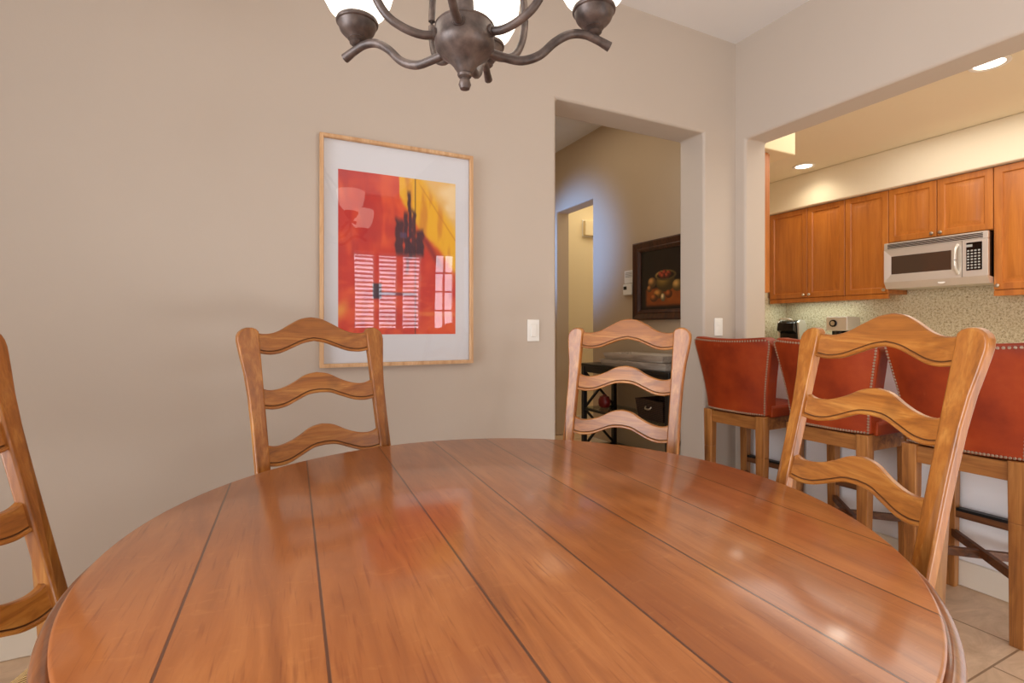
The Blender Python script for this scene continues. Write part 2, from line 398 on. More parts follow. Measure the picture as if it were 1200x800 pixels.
# windows behind the viewer
for i, (a, b) in enumerate(WIN):
    z0, z1 = 1.12, 2.26; bm = NB(); f = .02
    for q in ((a, a + f, z0, z1), (b - f, b, z0, z1), (a, b, z0, z0 + f), (a, b, z1 - f, z1)): box(bm, q[0], q[1], YS - .09, YS - .04, q[2], q[3])
    if i == 3:
        box(bm, (a + b) / 2 - .012, (a + b) / 2 + .012, YS - .08, YS - .05, z0, z1)
        for k in (1, 2, 3): zz = z0 + (z1 - z0) * k / 4; box(bm, a, b, YS - .08, YS - .05, zz - .012, zz + .012)
    w = struct('window_%d' % (i + 1), bm, M_trim)
    obj('pane', box(NB(), a + .02, b - .02, YS - .068, YS - .064, z0 + .02, z1 - .02), M_pane, w)
    ld = bpy.data.lights.new('daylight', 'AREA'); ld.shape = 'RECTANGLE'; ld.size = b - a + .1; ld.size_y = z1 - z0 + .1
    ld.energy = 8.0 * PI * ld.size * ld.size_y; ld.color = (.84, .9, 1.0)
    lo = bpy.data.objects.new('daylight', ld); C.objects.link(lo); lo.location = ((a + b) / 2, YS - .2, (z0 + z1) / 2); lo.rotation_euler = (PI / 2, 0, 0)
    if i < 3:
        bl = thing('window_blind', ['white slatted blind mirrored leftmost in the framed abstract', 'white slatted blind mirrored in the middle of the framed abstract', 'white slatted blind mirrored nearest the bare gridded window in the framed abstract'][i], 'blind', ((a + b) / 2, YS - .03, z1 - .06), 0, 'window blinds')
        obj('head_rail', box(NB(), -(b - a) / 2 + .022, (b - a) / 2 - .022, -.02, .02, 0, .05), M_white, bl)
        bm = NB(); n = 17
        for k in range(n):
            z = -.03 - k * .062
            box(bm, -(b - a) / 2 + .022, (b - a) / 2 - .022, -.022, .022, -.0012, .0012, Matrix.Translation((0, 0, z)) @ Matrix.Rotation(math.radians(35), 4, 'X'))
        obj('slats', bm, M_white, bl)

# ------------------------------------------------------------------ dining table
TX, TY, TR, TH = .492, 1.028, .751, .755
th = math.atan2(.059, .998)
tab = thing('round_dining_table', 'round glossy plank-topped wooden dining table filling the foreground', 'table', (TX, TY, 0), -th)
N = 160
obj('tabletop', lathe(NB(), [(TR - .012, TH - .03), (TR - .012, TH - .009), (TR - .002, TH - .0085), (TR, TH - .0065), (TR, TH - .0045), (TR - .0015, TH - .0018), (TR - .005, TH)], N), M_table, tab, smooth=50)
prof = [(TR - .06, TH - .052), (TR - .012, TH - .052), (TR + .004, TH - .046), (TR + .014, TH - .040), (TR + .0185, TH - .032), (TR + .019, TH - .026), (TR + .0165, TH - .019), (TR + .011, TH - .014), (TR + .006, TH - .0125), (TR + .002, TH - .0135), (TR - .007, TH - .0135), (TR - .007, TH - .0075), (TR - .02, TH - .0075)]
obj('moulded_rim', lathe(NB(), prof, N, cap=False), M_tabedge, tab, smooth=60)
obj('apron', lathe(NB(), [(.58, TH - .14), (.6, TH - .135), (.6, TH - .031), (.57, TH - .031)], 96), M_tabedge, tab)
obj('pedestal', lathe(NB(), [(.13, .1), (.15, .14), (.12, .2), (.085, .28), (.1, .38), (.13, .46), (.1, .54), (.09, .6), (.14, .63), (.3, TH - .1), (.3, TH - .032)], 48), M_tabedge, tab)
for k in range(4):
    a = k * PI / 2 + .45; P = [(math.cos(a) * r, math.sin(a) * r, z) for r, z in ((.08, .2), (.16, .17), (.24, .1), (.3, .05), (.34, .035))]
    obj('foot', tube(NB(), catmull(P), .033, 12), M_tabedge, tab)

# ------------------------------------------------------------------ ladder-back chairs
XI, RK, Z1, DZ = .1855, .2536, 1.0809, .17
H = CAM_H
def ry(z):                                       # y of the post centre line
    zb = .57
    if z >= zb: return RK * (z - Z1)
    d = zb - z
    return RK * (zb - Z1) - RK * max(0, min(d, .1) - min(d, .1) ** 2 / .2) + (.13 * max(0, .44 - z))
def make_chair(label, loc, rot):
    t = thing('ladder_back_chair', label, 'chair', loc, rot, 'ladder-back dining chairs')
    for s in (-1, 1):
        # outline of the front face, inner edge straight, outer edge swelling into a rounded ear
        out = [(.042, 0), (.042, .2), (.042, .44), (.042, .47), (.042, .49), (.042, .51), (.042, .53), (.042, .55), (.042, .57), (.042, .70), (.042, .80), (.0425, .86), (.045, .95), (.051, 1.02), (.059, 1.07), (.064, 1.105), (.0655, 1.12), (.064, 1.135), (.058, 1.147), (.047, 1.156), (.034, 1.161), (.02, 1.161), (.008, 1.157), (.0, 1.148)]
        inn = [(0, 1.12), (0, 1.05), (0, .95), (0, .8), (0, .7), (0, .57), (0, .55), (0, .53), (0, .51), (0, .49), (0, .47), (0, .44), (.003, .2), (.006, 0)]
        pts = [(s * (XI + w), z) for w, z in out + inn]
        if s < 0: pts = pts[::-1]
        bm = prism(NB(), pts, lambda a, z: (a, ry(z) - .009, z), lambda a, z: (a, ry(z) + .018, z))
        obj('back_post', bm, M_chz, t, bevel=.006, seg=2, bevel_angle=50)
    for k in range(4):
        zk = Z1 - DZ * k; n = 40; bm = NB(); rings = []
        lowt = [(0, .034 if k == 0 else .031), (.2, .027), (.42, .011), (.62, -.003), (.8, -.007), (.92, -.004), (1, 0)]
        toph = [(0, .116), (.18, .110), (.38, .092), (.58, .071), (.74, .061), (.9, .060), (1, .064)] if k == 0 else [(0, .098), (.2, .091), (.42, .070), (.62, .056), (.8, .051), (.92, .055), (1, .064)]
        for i in range(n + 1):
            q = -1 + 2 * i / n; aq = abs(q); lo, hi = zk + sinterp(aq, lowt), zk + sinterp(aq, toph)
            bow = .022 * (1 - q * q); x = q * (XI + .006)
            sec = [(.016, lo), (-.001, lo), (-.004, lo + .003), (-.004, lo + .007), (-.001, lo + .0095), (.003, lo + .0103), (.003, lo + .0118), (.0, lo + .0128), (.0, hi - .003), (.003, hi), (.014, hi), (.016, hi - .003)]
            rings.append([bm.verts.new((x, ry(z) + bow + y, z)) for y, z in sec])
        m = len(rings[0])
        for a, b in zip(rings, rings[1:]):
            for i in range(m): bm.faces.new((a[i], a[(i + 1) % m], b[(i + 1) % m], b[i])).material_index = 1 if i in (4, 5, 6) else 0
        bm.faces.new(rings[0]); bm.faces.new(rings[-1][::-1])
        obj('back_slat', bm, [M_chx, M_glaze], t, smooth=35)
    ys = ry(.5) + .022
    # rush seat, slightly wider at the front
    bm = NB(); n = 14; top = []; bot = []
    for j in range(n + 1):
        v = j / n; hw = .212 + .022 * v; y = ys - .005 - .375 * v; rt, rb = [], []
        for i in range(n + 1):
            u = -1 + 2 * i / n; e = max(abs(u), abs(2 * v - 1)); d = .006 * (1 - e) + (-.012 * max(0, (e - .85) / .15) ** 2) - .006 * (1 if abs(abs(u) - abs(2 * v - 1)) < .05 else 0)
            rt.append(bm.verts.new((u * hw, y, .508 + d))); rb.append(bm.verts.new((u * hw, y, .475 - d)))
        top.append(rt); bot.append(rb)
    for j in range(n):
        for i in range(n):
            bm.faces.new((top[j][i], top[j][i + 1], top[j + 1][i + 1], top[j + 1][i])); bm.faces.new((bot[j][i], bot[j + 1][i], bot[j + 1][i + 1], bot[j][i + 1]))
    for j in range(n):
        for i in (0, n): bm.faces.new((top[j][i], top[j + 1][i], bot[j + 1][i], bot[j][i]))
    for i in range(n):
        for j in (0, n): bm.faces.new((top[j][i], bot[j][i], bot[j][i + 1], top[j][i + 1]))
    obj('rush_seat', bm, M_rush, t)
    yf = ys - .36
    for s in (-1, 1):
        obj('front_leg', bar(NB(), (s * .208, yf, 0), (s * .208, yf, .478), .032, .032, .045, .045), M_chz, t, bevel=.004)
        bm = NB(); bar(bm, (s * .208, yf, .2), (s * .204, ry(.2) + .004, .2), .02, .03)
        obj('side_stretcher', bm, M_chy, t, bevel=.004)
    obj('front_stretcher', bar(NB(), (-.205, yf, .28), (.205, yf, .28), .022, .04), M_chx, t, bevel=.005)
    return t
make_chair('ladder-back wooden chair standing against the wall under the framed abstract', (.1892, 1.8596, 0), .3087)
def place(label, loc, rot):
    dup(bpy.data.objects['ladder_back_chair'], loc, rot, label)
place('ladder-back chair catching pale light in front of the hall opening', (1.3157, 1.6288, 0), -.9966)
place('largest ladder-back chair in view, standing before the red bar stools', (1.3848, .7450, 0), -1.8197)
place('ladder-back chair cropped by the picture edge, only one post and slat ends showing', (-.5542, 1.2415, 0), 1.2586)

# ------------------------------------------------------------------ bar stools
def make_stool(label, loc, rot):
    t = thing('bar_stool', label, 'stool', loc, rot, 'red leather bar stools')
    ZB, ZT = .675, 1.113
    def hw(z): return sinterp((z - ZB) / (ZT - ZB), [(0, .194), (.25, .204), (.5, .222), (.75, .244), (.9, .258), (1, .263)])
    def yo(z): return .055 * ((z - ZB) / (ZT - ZB)) ** 1.2
    def ztop(q): return ZT - .014 * (1 - q * q) ** 1.0 - (.03 * max(0, (abs(q) - .86) / .14) ** 2.2)
    def outer(q, r):
        z = ZB + r * (ztop(q) - ZB); h = hw(z)
        if r > .93: h -= .012 * ((r - .93) / .07) ** 2
        return Vector((q * h, yo(z) - .030 * abs(q) ** 3 + .006 * (1 - q * q), z))
    nq, nr = 24, 16; bm = NB(); O = []; I = []
    for j in range(nr + 1):
        ro, ri = [], []
        for i in range(nq + 1):
            q = -1 + 2 * i / nq; p = outer(q, j / nr); ro.append(bm.verts.new(p))
            ri.append(bm.verts.new((p.x * .985, p.y - .062 - .03 * abs(q) ** 4, p.z)))
        O.append(ro); I.append(ri)
    for j in range(nr):
        for i in range(nq):
            bm.faces.new((O[j][i], O[j][i + 1], O[j + 1][i + 1], O[j + 1][i])); bm.faces.new((I[j][i], I[j + 1][i], I[j + 1][i + 1], I[j][i + 1]))
        for i in (0, nq): bm.faces.new((O[j][i], O[j + 1][i], I[j + 1][i], I[j][i]))
    for i in range(nq):
        for j in (0, nr): bm.faces.new((O[j][i], I[j][i], I[j][i + 1], O[j][i + 1]))
    back = obj('backrest', bm, M_leather, t, bevel=.012, seg=3, bevel_angle=50)
    bm = NB(); S = []
    n = 30
    for i in range(n + 1): S += [(-.95, .02 + .945 * i / n), (.95, .02 + .945 * i / n)]
    for i in range(1, 32): q = -.95 + 1.9 * i / 32; S += [(q, .02), (q, .962)]
    for q, r in S:
        p = outer(q, r)
        ring0 = [bm.verts.new(p + Vector((0.0062 * math.cos(a), 0.0005, 0.0062 * math.sin(a)))) for a in [k * PI / 3 for k in range(6)]]
        ring1 = [bm.verts.new(p + Vector((0.0040 * math.cos(a), .0030, 0.0040 * math.sin(a)))) for a in [k * PI / 3 for k in range(6)]]
        for k in range(6): bm.faces.new((ring0[k], ring0[(k + 1) % 6], ring1[(k + 1) % 6], ring1[k]))
        bm.faces.new(ring1)
    obj('nailhead_trim', bm, M_stud, back)
    # seat cushion
    bm = NB(); box(bm, -.205, .205, -.385, -.065, .668, .735); bmesh.ops.subdivide_edges(bm, edges=bm.edges[:], cuts=6, use_grid_fill=True)
    for v in bm.verts:
        if v.co.z > .73:
            e = max(abs(v.co.x) / .205, abs(v.co.y + .225) / .16); v.co.z += .016 * (1 - e ** 3) - .004
    obj('seat_cushion', bm, M_leather, t, bevel=.014, seg=3, bevel_angle=50)
    bm = NB()
    for a in ((-.19, .19, -.052, -.012), (-.19, .19, -.38, -.34)): box(bm, a[0], a[1], a[2], a[3], .598, .668)
    for s in (-1, 1): box(bm, s * .172 - .016, s * .172 + .016, -.37, -.03, .598, .668)
    obj('seat_apron', bm, M_stx, t, bevel=.003)
    for s in (-1, 1):
        bm = bar(NB(), (s * .170, -.022, 0), (s * .172, -.026, .45), .040, .040, .050, .048)
        bar(bm, (s * .172, -.026, .45), (s * .172, -.026, .674), .050, .048, .054, .052)
        obj('leg', bm, M_stz, t, bevel=.003)
        obj('leg', bar(NB(), (s * .172, -.355, 0), (s * .172, -.355, .667), .038, .038, .050, .050), M_stz, t, bevel=.003)
    fr = obj('footrest', box(NB(), -.17, .17, -.37, -.34, .315, .352), M_std, t, bevel=.003)
    obj('footrest_cover', box(NB(), -.148, .148, -.373, -.337, .345, .358), M_metal_black, fr, bevel=.002)
    for s in (-1, 1):
        obj('cross_stretcher', bar(NB(), (s * .16, -.035, .238 if s > 0 else .243), (-s * .16, -.345, .238 if s > 0 else .243), .022, .034), M_std, t, bevel=.003)
    return t
st = make_stool('red leather bar stool nearest the wall corner, its whole backrest in view', (2.445, 2.075, 0), PI / 2 + .05)
dup(st, (2.455, 1.548, 0), PI / 2, 'red leather bar stool seen mainly through the slats of the largest chair')
dup(st, (2.46, 1.020, 0), PI / 2, 'largest red leather bar stool, with a full rear leg and crossed stretchers showing')

# ------------------------------------------------------------------ bar counter and kitchen
bc = obj('bar_counter', box(NB(), 2.79, 3.22, YS + .01, 2.30, 1.036, 1.07), M_granite, bevel=.008); tag(bc, 'raised granite bar counter along the half wall behind the stools', 'counter')
def panel_door(bm, y0, y1, z0, z1, x):
    """raised panel door in the plane x, facing -x"""
    w = y1 - y0; h = z1 - z0
    loops = []
    for ins, dep in ((0, .019), (0, .003), (.003, 0), (.050, 0), (.054, .004), (.058, .012), (.070, .012), (.102, .002), (.106, .001)):
        ins = min(ins, w * .42, h * .42)
        loops.append([bm.verts.new((x + dep, a, b)) for a, b in ((y0 + ins, z0 + ins), (y1 - ins, z0 + ins), (y1 - ins, z1 - ins), (y0 + ins, z1 - ins))])
    for A, B in zip(loops, loops[1:]):
        for i in range(4): bm.faces.new((A[i], A[(i + 1) % 4], B[(i + 1) % 4], B[i]))
    bm.faces.new(loops[-1]); bm.faces.new(loops[0][::-1])
    return bm
def knob(y, z, x, par):
    M = Matrix.Rotation(-PI / 2, 4, 'Y')
    obj('knob', lathe(NB(), [(.006, 0), (.006, .012), (.014, .018), (.015, .024), (.010, .030), (.003, .031)], 16, (x, y, z), M=M), M_nickel, par)
def upper(label, y0, y1, z0, z1, doors, knobs, rail=True):
    t = thing('wall_cabinet', label, 'cabinet', (XF, (y0 + y1) / 2, z0), 0, 'cherry wall cabinets')
    cy = (y0 + y1) / 2
    bm = box(NB(), .020, XB - XF - .013, y0 - cy, y1 - cy, 0, z1 - z0); obj('carcass', bm, M_cab, t, bevel=.002)
    if rail: obj('light_rail', box(NB(), .004, .03, y0 - cy, y1 - cy, -.045, 0), M_cab, t, bevel=.004)
    for (a, b), k in zip(doors, knobs):
        d = obj('door', panel_door(NB(), a - cy + .002, b - cy - .002, .004, z1 - z0 - .004, 0), M_cab, t, smooth=20)
        knob((a + .03 if k < 0 else b - .03) - cy, .035, 0, d)
    return t
ZU = 1.475
upper('tall cherry double-door wall cabinet at the corner end of the row', 3.071, 3.90, ZU, 2.428, [(3.458, 3.90), (3.071, 3.458)], [-1, 1])
upper('tall single-door cherry wall cabinet between the double cabinet and the microwave', 2.682, 3.070, ZU, 2.428, [(2.682, 3.070)], [-1])
upper('short cherry double-door cabinet directly above the microwave', 1.931, 2.681, 1.935, 2.428, [(2.307, 2.681), (1.931, 2.305)], [-1, 1], False)
upper('tall cherry wall cabinet on the other side of the microwave, cut by the frame', 1.15, 1.930, ZU - .02, 2.428, [(1.54, 1.930), (1.15, 1.538)], [1, -1])
# end cabinet by the bar, mostly behind the wall end
t = thing('end_cabinet', 'narrow cherry wall cabinet edge peeping past the white wall end', 'cabinet', (XE2 + .004, 2.56, 1.42))
obj('carcass', box(NB(), 0, .335, 0, .6, 0, 1.035), M_cab, t, bevel=.002)
d = obj('door', box(NB(), .337, .355, .003, .597, .003, 1.03), M_cab, t, bevel=.003)
obj('knob', lathe(NB(), [(.006, 0), (.006, .012), (.014, .018), (.015, .024), (.010, .030)], 16, (.355, .04, .05), M=Matrix.Rotation(PI / 2, 4, 'Y')), M_nickel, d)
# base run
t = thing('base_cabinet', 'cherry base cabinet run under the back granite worktop', 'cabinet', (4.95, YS + .02, 0))
L = YK - YS - .04
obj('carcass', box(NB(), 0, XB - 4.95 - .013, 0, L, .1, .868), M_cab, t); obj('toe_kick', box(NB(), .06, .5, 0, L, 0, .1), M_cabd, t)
for k in range(13): obj('door', panel_door(NB(), .02 + k * .49, .5 + k * .49, .12, .86, -.02), M_cab, t, smooth=20)
tag(obj('worktop', box(NB(), 4.91, XB - .013, YS + .01, YK - .013, .87, .91), M_granite, bevel=.006), 'granite worktop along the kitchen back wall', 'worktop')
# microwave
t = thing('microwave_oven', 'stainless steel over-range microwave oven with black keypad', 'microwave', (5.115, 2.3025, 1.512))
W2 = .3705
obj('body', box(NB(), .03, XB - 5.115 - .013, -W2 + .004, W2 - .004, 0.01, .405), M_blackgloss, t)
obj('base_panel', prism(NB(), [(.0, .058), (.035, .0), (.33, .0), (.33, .02), (.03, .058)], lambda a, b: (a, -W2, b), lambda a, b: (a, W2, b)), M_steel, t)
obj('top_vent', box(NB(), 0, .03, -W2, W2, .352, .41), M_steel, t, bevel=.003)
bm = NB()
for k in range(4): box(bm, -.002, .004, -W2 + .03, W2 - .03, .360 + k * .0105, .366 + k * .0105)
obj('vent_slots', bm, M_blackgloss, t)
# door: sloped picture-frame around a window (local +y is picture left)
y0, y1, z0, z1 = -W2 + .165, W2, .058, .35
bm = NB(); loops = []
for (a0, a1, b0, b1, dep) in ((y0, y1, z0, z1, .03), (y0, y1, z0, z1, 0), (y0 + .075, y1 - .055, z0 + .07, z1 - .062, .010)):
    loops.append([bm.verts.new((dep, a, b)) for a, b in ((a0, b0), (a1, b0), (a1, b1), (a0, b1))])
for A, B in zip(loops, loops[1:]):
    for i in range(4): bm.faces.new((A[i], A[(i + 1) % 4], B[(i + 1) % 4], B[i]))
d = obj('door', bm, M_steel, t, smooth=10)
obj('door_window', box(NB(), .010, .02, y0 + .075, y1 - .055, z0 + .07, z1 - .062), M_darkglass, d)
obj('handle', tube(NB(), catmull([(.004, y0 + .03, z0 + .03), (-.028, y0 + .033, z0 + .08), (-.034, y0 + .034, (z0 + z1) / 2), (-.028, y0 + .033, z1 - .07), (.004, y0 + .03, z1 - .025)]), .011, 12), M_steel, d)
obj('control_panel', box(NB(), 0, .03, -W2, y0 - .003, z0, z1), M_steel, t, bevel=.002)
kp = obj('keypad', box(NB(), -.003, .002, -W2 + .035, y0 - .03, z0 + .05, z1 - .02), M_blackgloss, t)
bm = NB()
obj('clock_digits', box(bm, -.0045, -.002, -.275, -.235, z1 - .055, z1 - .035), M_keys, kp)
for r in range(7):
    for c in range(4): obj('key', box(NB(), -.0045, -.002, -W2 + .046 + c * .023, -W2 + .060 + c * .023, z0 + .062 + r * .023, z0 + .074 + r * .023), M_keys, kp)

obj('badge', lathe(NB(), [(.012, 0), (.012, .003)], 16, (.018, -.06, .03), M=Matrix.Rotation(-PI / 2, 4, 'Y') @ Matrix.Diagonal((1, 2.2, 1, 1))), M_white, t)
# coffee maker in the corner
t = thing('coffee_maker', 'black and silver single-cup coffee maker in the worktop corner', 'coffee maker', (5.22, 3.66, .91), .25)
bm = prism(NB(), [(-.15, 0), (.13, 0), (.15, .05), (.15, .28), (.10, .325), (-.04, .33), (-.13, .30), (-.15, .22), (-.06, .19), (-.06, .05), (-.15, .04)], lambda a, b: (a, -.085, b), lambda a, b: (a, .085, b))
obj('body', bm, M_blackgloss, t, bevel=.008, seg=3)
for s in (-1, 1):
    bm = prism(NB(), [(-.02, 0), (.13, 0), (.155, .05), (.155, .28), (.10, .333), (-.02, .336), (-.08, .31), (-.05, .18)], lambda a, b: (a, s * .086, b), lambda a, b: (a, s * .112, b))
    obj('side_panel', bm, M_steel, t, bevel=.008, seg=3)
obj('handle', tube(NB(), catmull([(-.1, -.06, .318), (-.15, -.055, .34), (-.16, 0, .345), (-.15, .055, .34), (-.1, .06, .318)]), .008, 8), M_steel, t)
# espresso machine
t = thing('espresso_machine', 'boxy steel espresso machine with a round dial against the backsplash', 'espresso machine', (5.26, 3.135, .91), 0)
obj('housing', box(NB(), -.09, .13, -.105, .105, .22, .36), M_steel, t, bevel=.01, seg=3)
obj('column', box(NB(), 0, .13, -.10, .10, .03, .22), M_blackgloss, t, bevel=.005)
obj('base', box(NB(), -.12, .13, -.105, .105, 0, .03), M_steel, t, bevel=.006)
Mr = Matrix.Rotation(-PI / 2, 4, 'Y')
dl = obj('dial', lathe(NB(), [(.036, 0), (.036, .008), (.030, .012), (.0, .012)], 24, (-.09, .03, .295), cap=False, M=Mr), M_blackgloss, t)
obj('dial_face', lathe(NB(), [(.022, .0125), (.022, .014)], 24, (-.09, .03, .295), M=Mr), M_nickel, dl)
obj('group_head', lathe(NB(), [(.03, .17), (.034, .19), (.034, .222)], 24, (-.045, 0, 0)), M_blackgloss, t)
t = tag(obj('outlet_cover', box(NB(), XB - .022, XB - .013, 3.30, 3.37, 1.14, 1.255), M_white, bevel=.003), 'white outlet cover on the granite backsplash beside the espresso machine', 'outlet')
# recessed ceiling lights
for i, (x, y, z, lab) in enumerate(((4.91, 3.30, ZK, 'recessed ceiling light over the corner of the cabinets'), (4.02, 1.51, ZK, 'recessed ceiling light nearest the upper right of the kitchen'))):
    t = thing('recessed_light', lab, 'light', (x, y, z), 0, 'kitchen recessed lights')
    obj('trim_ring', lathe(NB(), [(.075, 0), (.1, -.002), (.1, -.008), (.085, -.010), (.075, -.006)], 40, cap=False), M_white, t)
    obj('lens', lathe(NB(), [(.075, -.004), (.0, -.004)], 40, cap=False), M_lamp, t)

# ------------------------------------------------------------------ framed abstract
def hsh(i, j):
    v = math.sin(i * 127.1 + j * 311.7) * 43758.5453; return v - math.floor(v)
def vn(x, y):
    i, j = math.floor(x), math.floor(y); f, g = x - i, y - j; f = f * f * (3 - 2 * f); g = g * g * (3 - 2 * g)
    return (hsh(i, j) * (1 - f) + hsh(i + 1, j) * f) * (1 - g) + (hsh(i, j + 1) * (1 - f) + hsh(i + 1, j + 1) * f) * g
def fbm(x, y): return .55 * vn(x, y) + .3 * vn(2.1 * x + 7, 2.1 * y) + .15 * vn(4.3 * x, 4.3 * y + 3)
def ss(a, b, x):
    t = min(1, max(0, (x - a) / (b - a))); return t * t * (3 - 2 * t)
def mixc(a, b, t): return tuple(p + (q - p) * t for p, q in zip(a, b))
def painted(name, nx, ny, w, h, fn, mat, parent, loc, plane):
    """grid with per-vertex colour; plane 'xz' faces -y, 'yz' faces -x"""
    bm = NB(); vs = []
    for j in range(ny + 1):
        for i in range(nx + 1):
            s, t = i / nx, j / ny
            p = (loc[0] + s * w, loc[1], loc[2] - t * h) if plane == 'xz' else (loc[0], loc[1] - s * w, loc[2] - t * h)
            vs.append(bm.verts.new(p))
    for j in range(ny):
        for i in range(nx):
            a = j * (nx + 1) + i; bm.faces.new((vs[a], vs[a + nx + 1], vs[a + nx + 2], vs[a + 1]))
    o = obj(name, bm, mat, parent, smooth=0)
    at = o.data.color_attributes.new('paint', 'FLOAT_COLOR', 'POINT')
    for j in range(ny + 1):
        for i in range(nx + 1):
            c = fn(i / nx, j / ny); at.data[j * (nx + 1) + i].color = (lin(c[0]), lin(c[1]), lin(c[2]), 1)
    return o
def abstract(s, t):
    n = fbm(s * 5, t * 7); n2 = fbm(s * 14 + 3, t * 4); n3 = fbm(s * 9, t * 22 + 5)
    col = mixc((196, 44, 34), (222, 82, 44), ss(.3, .75, n))
    col = mixc(col, (176, 34, 40), .6 * ss(.5, .8, n2) * ss(.9, .2, s))
    col = mixc(col, (226, 96, 50), .5 * ss(.45, .7, n3) * ss(.45, .8, t))
    # yellow field upper right
    bd = interp(s, [(0, -1), (.46, -.6), (.5, .12), (.6, .24), (.7, .36), (.85, .48), (1, .60)]) + (n - .5) * .07
    y = ss(.03, -.03, t - bd) * ss(.455, .485, s)
    yel = mixc((236, 178, 32), (214, 140, 40), ss(.4, .75, n2))
    pale = (240, 212, 160)
    pl = ss(-.02, .10, (s - .66) - t * .95); yel = mixc(yel, mixc(pale, (230, 186, 112), ss(.4, .7, n)), pl)
    col = mixc(col, yel, y)
    o = math.exp(-((t - bd - .04) / .05) ** 2) * ss(.5, .6, s); col = mixc(col, (206, 84, 26), .75 * o)
    dl = abs((t - .02) - (s - .66) * .95 / .9); col = mixc(col, (200, 130, 40), .6 * ss(.015, .0, dl) * ss(.65, .7, s))
    # dark upright strokes
    dk = (58, 24, 44)
    for cx, w, t0, t1, k in ((.50, .045, .27, .50, .9), (.555, .022, .22, .50, .95), (.585, .018, .09, .52, .95), (.62, .02, .20, .5, .85), (.675, .045, .33, .50, .95), (.56, .014, .5, .62, .6), (.60, .05, .42, .5, .8)):
        e = (vn(t * 30, cx * 50) - .5) * .02
        col = mixc(col, dk, k * ss(w, w * .55, abs(s - cx + e)) * ss(t0 - .02, t0 + .03, t + (n2 - .5) * .04) * ss(t1 + .02, t1 - .03, t))
    col = mixc(col, (130, 26, 40), .8 * ss(.05, .0, abs((s - .70) - (t - .36) * .8)) * ss(.34, .4, t) * ss(.62, .5, t))
    col = mixc(col, (86, 70, 110), .7 * ss(.035, .02, abs(s - .53)) * ss(.025, .01, abs(t - .37)))
    col = mixc(col, (40, 26, 52), .9 * ss(.042, .03, abs(s - .31)) * ss(.055, .04, abs(t - .73)))
    col = mixc(col, (60, 40, 80), .6 * ss(.014, .006, abs(t - .745)) * ss(.3, .34, s) * ss(.66, .6, s))
    col = mixc(col, (226, 130, 60), .6 * ss(.02, .005, abs(t - .87)) * ss(.6, .75, s))
    col = mixc(col, (232, 168, 70), .7 * ss(.12, .02, s) * ss(.08, .0, abs(t - .86 + s * .4)))
    col = mixc(col, (50, 20, 26), .85 * ss(.006, .002, abs(s - .635)))
    return col
PX0, PX1, PZ0, PZ1 = .2485, .967, .985, 2.012
t = thing('framed_abstract', 'framed abstract print in reds and yellows on the dining wall', 'picture', (PX0, YN, PZ0))
W, Hh = PX1 - PX0, PZ1 - PZ0; fw = .017
fr = NB()
loops = []
for ins, y in ((0, -.002), (0, -.030), (fw * .8, -.033), (fw, -.028), (fw, -.014)):
    loops.append([fr.verts.new((a, y, b)) for a, b in ((ins, ins), (W - ins, ins), (W - ins, Hh - ins), (ins, Hh - ins))])
for A, B in zip(loops, loops[1:]):
    for i in range(4): fr.faces.new((A[i], A[(i + 1) % 4], B[(i + 1) % 4], B[i]))
obj('frame', fr, M_frameoak, t, smooth=20)
obj('mat_board', box(NB(), fw * .6, W - fw * .6, -.012, -.004, fw * .6, Hh - fw * .6), M_mat, t)
painted('print', 150, 200, .552, .737, abstract, M_print, t, (.327 - PX0, -.0130, 1.867 - PZ0), 'xz')
bm = NB(); nx, nz = 40, 56; g = []
for j in range(nz + 1):
    for i in range(nx + 1):
        a, b = i / nx, j / nz; yb = -.0215 - .0012 * math.sin(PI * a) * math.sin(PI * b) - .0006 * math.sin(5.2 * a + 2.5 * b)
        g.append(bm.verts.new((fw + a * (W - 2 * fw), yb, fw + b * (Hh - 2 * fw))))
for j in range(nz):
    for i in range(nx):
        k = j * (nx + 1) + i; bm.faces.new((g[k], g[k + 1], g[k + nx + 2], g[k + nx + 1]))
obj('glazing', bm, M_glass, t, smooth=180)

# ------------------------------------------------------------------ switches on the walls
def plate(name, label, cat, x, z, rocker):
    t = thing(name, label, cat, (x, YN, z))
    obj('plate', box(NB(), -.036, .036, -.006, 0, -.058, .058), M_white, t, bevel=.003)
    if rocker: obj('rocker', box(NB(), -.017, .017, -.011, -.005, -.034, .034), M_white, t, bevel=.003)
    else:
        for k in (-1, 1): obj('socket', box(NB(), -.013, .013, -.008, -.005, k * .022 - .015, k * .022 + .015), M_white, t, bevel=.003)
plate('light_switch', 'white rocker switch plate between the framed abstract and the hall opening', 'light switch', 1.322, 1.146, True)
plate('wall_outlet', 'white outlet plate on the narrow wall right of the hall opening', 'outlet', 2.70, 1.165, False)
t = thing('bar_outlet', 'white outlet on the low wall behind the largest bar stool', 'outlet', (XE - .006, 1.30, .56))
obj('plate', box(NB(), -.006, 0, -.036, .036, -.058, .058), M_white, t, bevel=.003)
for k in (-1, 1): obj('socket', box(NB(), -.008, -.005, -.013, .013, k * .022 - .015, k * .022 + .015), M_grey, t, bevel=.003)

